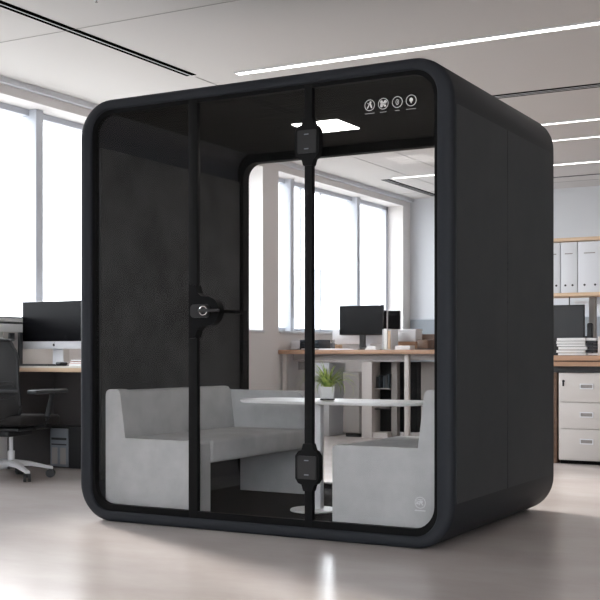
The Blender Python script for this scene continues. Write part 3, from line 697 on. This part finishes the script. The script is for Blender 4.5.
# white desk screens behind
for x0, x1, lb in ((-4.15, -3.75, 'pale upright desk screen behind the left edge of the wide black monitor'), (-3.15, -2.75, 'pale screen panel behind the boxes on the far desk')):
    t = thing('desk_screen', ((x0+x1)/2, BY+0.75, BZ), lb, 'divider')
    part('panel', bx(x0, x1, BY+0.74, BY+0.76, BZ+0.0705, BZ+0.24 if x0 < -4 else BZ+0.12, bev=0.004), 'frost', t)
    for x in (x0+0.03, x1-0.05): part('clamp', bx(x, x+0.02, BY+0.74, BY+0.76, BZ, BZ+0.07), 'cab_grey', t, smooth=False)
solo('storage_box', bx(-4.02, -3.94, BY+0.50, BY+0.58, BZ, BZ+0.06, bev=0.003), 'oak', 'small tan box beside the black door post on the far desk', 'box')
t = thing('pen_cup', (-3.99, BY+0.4, BZ), 'small grey pen cup with dark pens beside the door post on the far desk', 'cup')
part('cup', lathe(B(), [(0, 0), (0.025, 0), (0.027, 0.075), (0.023, 0.075), (0.022, 0.01), (0, 0.01)], (-3.97, BY+0.40, BZ), 16), 'grey_plastic', t)
for k in range(4): part('pen', tube(B(), [(-3.97+0.003*k, BY+0.40, BZ+0.012), (-3.985+0.01*k, BY+0.395+0.006*k, BZ+0.115)], 0.003, 6), 'dark_plastic', t)
# frosted holder, papers, boxes
t = thing('magazine_holder', (-3.17, BY+0.25, BZ), 'upright frosted magazine holder with papers on the far desk', 'file holder')
hx0, hx1 = -3.245, -3.14
hm = B(); box(hm, hx0, hx0+0.005, BY+0.15, BY+0.33, BZ+0.004, BZ+0.22); box(hm, hx1-0.005, hx1, BY+0.15, BY+0.33, BZ+0.004, BZ+0.22); box(hm, hx0+0.005, hx1-0.005, BY+0.325, BY+0.33, BZ+0.004, BZ+0.22); box(hm, hx0, hx1, BY+0.15, BY+0.33, BZ, BZ+0.004)
part('holder', hm, 'frost', t, smooth=False)
part('papers', bx(hx0+0.012, hx0+0.055, BY+0.155, BY+0.32, BZ+0.0045, BZ+0.225), 'paper', t, smooth=False); part('magazine', bx(hx0+0.06, hx0+0.085, BY+0.16, BY+0.32, BZ+0.0045, BZ+0.20), 'oak', t, smooth=False)
for k in range(3):
    solo('paper_stack', bx(-3.39+0.01*k, -3.26-0.005*k, BY+0.03+0.004*k, BY+0.12, BZ+0.014*k, BZ+0.014*k+0.0135), 'paper', ('lowest', 'middle', 'top')[k]+' white booklet of the flat pile left of the frosted holder', 'booklet', 'booklets left of the frosted holder')
t = thing('storage_box', (-3.1, BY+0.5, BZ), 'white lidded box on a brown base among the far desk boxes', 'box')
part('body', bx(-3.215, -2.975, BY+0.42, BY+0.60, BZ+0.09, BZ+0.20, bev=0.003), 'white_metal', t); part('lid', bx(-3.22, -2.97, BY+0.415, BY+0.605, BZ+0.201, BZ+0.225, bev=0.003), 'white_metal', t); part('base', bx(-3.235, -2.975, BY+0.415, BY+0.605, BZ, BZ+0.0895), 'walnut', t, 'brown base', smooth=False)
t = thing('storage_box', (-2.77, BY+0.2, BZ), 'brown wooden box on a dark tray at the right of the far desk', 'box')
part('body', bx(-2.84, -2.72, BY+0.15, BY+0.30, BZ+0.0125, BZ+0.105, bev=0.003), 'dark_wood', t); part('tray', bx(-2.855, -2.70, BY+0.13, BY+0.32, BZ, BZ+0.012), 'dark_plastic', t, 'dark tray', smooth=False)
solo('storage_box', bx(-2.955, -2.60, BY+0.55, BY+0.66, BZ, BZ+0.17, bev=0.003), 'dark_wood', 'darker brown box behind the wooden box on the far desk', 'box')
solo('booklet', bx(-3.10, -2.93, BY+0.16, BY+0.30, BZ, BZ+0.045, bev=0.002), 'paper', 'thick white booklet between the frosted holder and wooden box', 'booklet')

# ================================================================== RIGHT DESK WITH DRAWERS AND BINDERS
RZ = 0.885; RY = 4.33
t = thing('desk', (0.2, RY+0.35, 0), 'brown-topped desk with drawers at the right edge behind the booth', 'desk')
part('worktop', bx(-1.25, 1.4, RY, RY+0.72, RZ-0.042, RZ, bev=0.003), 'walnut', t)
part('lower_top', bx(-1.25, 1.4, RY+0.01, RY+0.70, RZ-0.088, RZ-0.052), 'walnut', t, smooth=False)
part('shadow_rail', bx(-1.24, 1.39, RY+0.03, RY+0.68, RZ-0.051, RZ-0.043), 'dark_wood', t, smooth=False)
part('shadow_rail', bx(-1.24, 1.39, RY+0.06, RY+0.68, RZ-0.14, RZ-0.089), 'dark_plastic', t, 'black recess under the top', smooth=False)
part('side_panel', bx(-0.88, -0.805, RY+0.04, RY+0.68, 0, RZ-0.141), 'dark_wood', t, smooth=False)
part('side_panel', bx(1.32, 1.38, RY+0.04, RY+0.68, 0, RZ-0.141), 'dark_wood', t, smooth=False)
part('back_panel', bx(-0.80, 1.31, RY+0.64, RY+0.66, 0.05, RZ-0.141), 'desk_dark', t, smooth=False)
for n_, (x0, lb) in enumerate(((-0.785, 'pale three-drawer metal pedestal under the right desk'), (-0.325, 'second pale three-drawer pedestal at the right picture edge'))):
    x1 = x0+0.45
    t = thing('drawer_pedestal', ((x0+x1)/2, RY+0.3, 0), lb, 'drawers')
    part('body', bx(x0, x1, RY+0.03, RY+0.58, 0.03, 0.742, bev=0.003), 'cabinet', t)
    part('plinth', bx(x0+0.01, x1-0.01, RY+0.05, RY+0.57, 0, 0.0295), 'gasket', t, smooth=False)
    for z0, z1 in ((0.035, 0.283), (0.289, 0.500), (0.506, 0.730)):
        d = part('drawer', bx(x0+0.018, x1-0.006, RY+0.012, RY+0.0295, z0, z1, bev=0.002), 'cabinet', t)
        hx = x0+0.235; hz = z1-0.095
        part('handle', frame_ring(B(), rr(hx-0.055, hx+0.055, hz-0.022, hz+0.022, 0.004, 2), rr(hx-0.047, hx+0.047, hz-0.014, hz+0.014, 0.003, 2), RY+0.004, RY+0.0118), 'silver', d, smooth=False)
        part('handle_recess', bx(hx-0.046, hx+0.046, RY+0.0085, RY+0.0118, hz-0.013, hz+0.013), 'cab_grey', d, smooth=False)
    lc = part('lock', tube(B(), [(x0+0.045, RY+0.006, 0.675), (x0+0.045, RY+0.0118, 0.675)], 0.011, 16), 'gasket', t, 'black keyhole lock')
    part('key', bx(x0+0.038, x0+0.052, RY+0.002, RY+0.0058, 0.635, 0.668, bev=0.002), 'gasket', lc)
# hutch
HY = RY+0.30
t = thing('desk_hutch', (0.2, HY+0.15, RZ), 'oak-edged open shelf standing on the right desk and holding white binders', 'shelf')
for z in (1.412, 1.875):
    part('shelf_board', bx(-1.1, 1.3, HY, HY+0.30, z-0.03, z, bev=0.003), 'oak', t)
for x in (-0.66, 1.2):
    part('post', bx(x, x+0.055, HY+0.20, HY+0.24, RZ, 1.381), 'cab_grey', t, smooth=False)
part('cable', tube(B(), [(-0.80, HY+0.1, 1.381), (-0.80, HY+0.1, 1.31)], 0.005, 6), 'dark_plastic', t)
part('label_rail', bx(-0.79, -0.665, HY+0.205, HY+0.225, 1.325, 1.35), 'white_metal', t, smooth=False)
part('post_rail', bx(-0.60, 1.195, HY+0.215, HY+0.225, 1.32, 1.3805), 'frame', t, smooth=False)
bw = [(-1.09, 0.115), (-0.97, 0.115), (-0.848, 0.138), (-0.703, 0.20), (-0.498, 0.138), (-0.355, 0.138)]
lbs = ['white binder on the shelf hidden deepest behind the booth', 'white binder cut off by the booth edge on the shelf', 'narrow white binder on the shelf, left of the wide one',
       'wide white binder on the shelf at the right picture edge', 'white binder right of the wide one on the shelf', 'white binder at the far right of the shelf row']
for (x, wd), lb in zip(bw, lbs):
    t = thing('binder', (x+wd/2, HY+0.1, 1.412), lb, 'binder', 'white binders on the shelf')
    part('cover', bx(x, x+wd, HY+0.012, HY+0.26, 1.4125, 1.838, bev=0.003), 'binder', t)
    part('label_slot', bx(x+wd*0.25, x+wd*0.72, HY+0.009, HY+0.0118, 1.737, 1.745), 'cab_grey', t, smooth=False)
    for q in (0.28, 0.72):
        part('rivet', tube(B(), [(x+wd*q, HY+0.008, 1.475), (x+wd*q, HY+0.0118, 1.475)], 0.009, 12), 'dark_plastic', t)
# monitor, speaker and papers on the right desk
monitor(-0.93, RY+0.42, RZ, 0.50, 0.30, 0.13, 'black monitor on the right desk behind the booth edge', back=True)
t = thing('desk_speaker', (-0.65, RY+0.5, RZ), 'dark rounded speaker right of the monitor on the right desk', 'speaker')
part('body', bx(-0.672, -0.625, RY+0.46, RY+0.54, RZ, RZ+0.275, bev=0.015, seg=3), 'char_plastic', t)
part('side_block', bx(-0.755, -0.673, RY+0.46, RY+0.50, RZ, RZ+0.165, bev=0.006), 'char_plastic', t)
zz = RZ
for k in range(6):
    hh = 0.021+0.003*((k*7) % 3); dx = random.uniform(-0.012, 0.012)
    t = thing('document_stack', (-0.64, RY+0.15, zz), ('lowest', 'second lowest', 'third lowest', 'third highest', 'second highest', 'topmost')[k]+' white bound document in the pile on the right desk', 'document', 'bound documents piled on the right desk')
    part('pages', bx(-0.80+dx, -0.565+dx, RY+0.05, RY+0.27, zz+0.002, zz+hh-0.002, bev=0.001), 'paper', t)
    part('cover', bx(-0.805+dx, -0.475+dx, RY+0.055, RY+0.275, zz+hh-0.002, zz+hh), 'dark_gap', t, smooth=False)
    part('spine', bx(-0.56+dx, -0.478+dx, RY+0.06, RY+0.27, zz+0.004, zz+hh-0.0025), 'dark_gap' if k in (1, 2, 3, 4) else 'paper', t, smooth=False)
    zz += hh+0.0003
solo('storage_box', bx(-0.474, -0.20, RY+0.06, RY+0.30, RZ, RZ+0.155, bev=0.004), 'cabinet', 'pale box standing right of the document pile on the right desk', 'box')
solo('storage_box', bx(-0.50, -0.15, RY+0.36, RY+0.50, RZ, RZ+0.175, bev=0.004), 'white_metal', 'long pale box behind the document pile on the right desk', 'box')
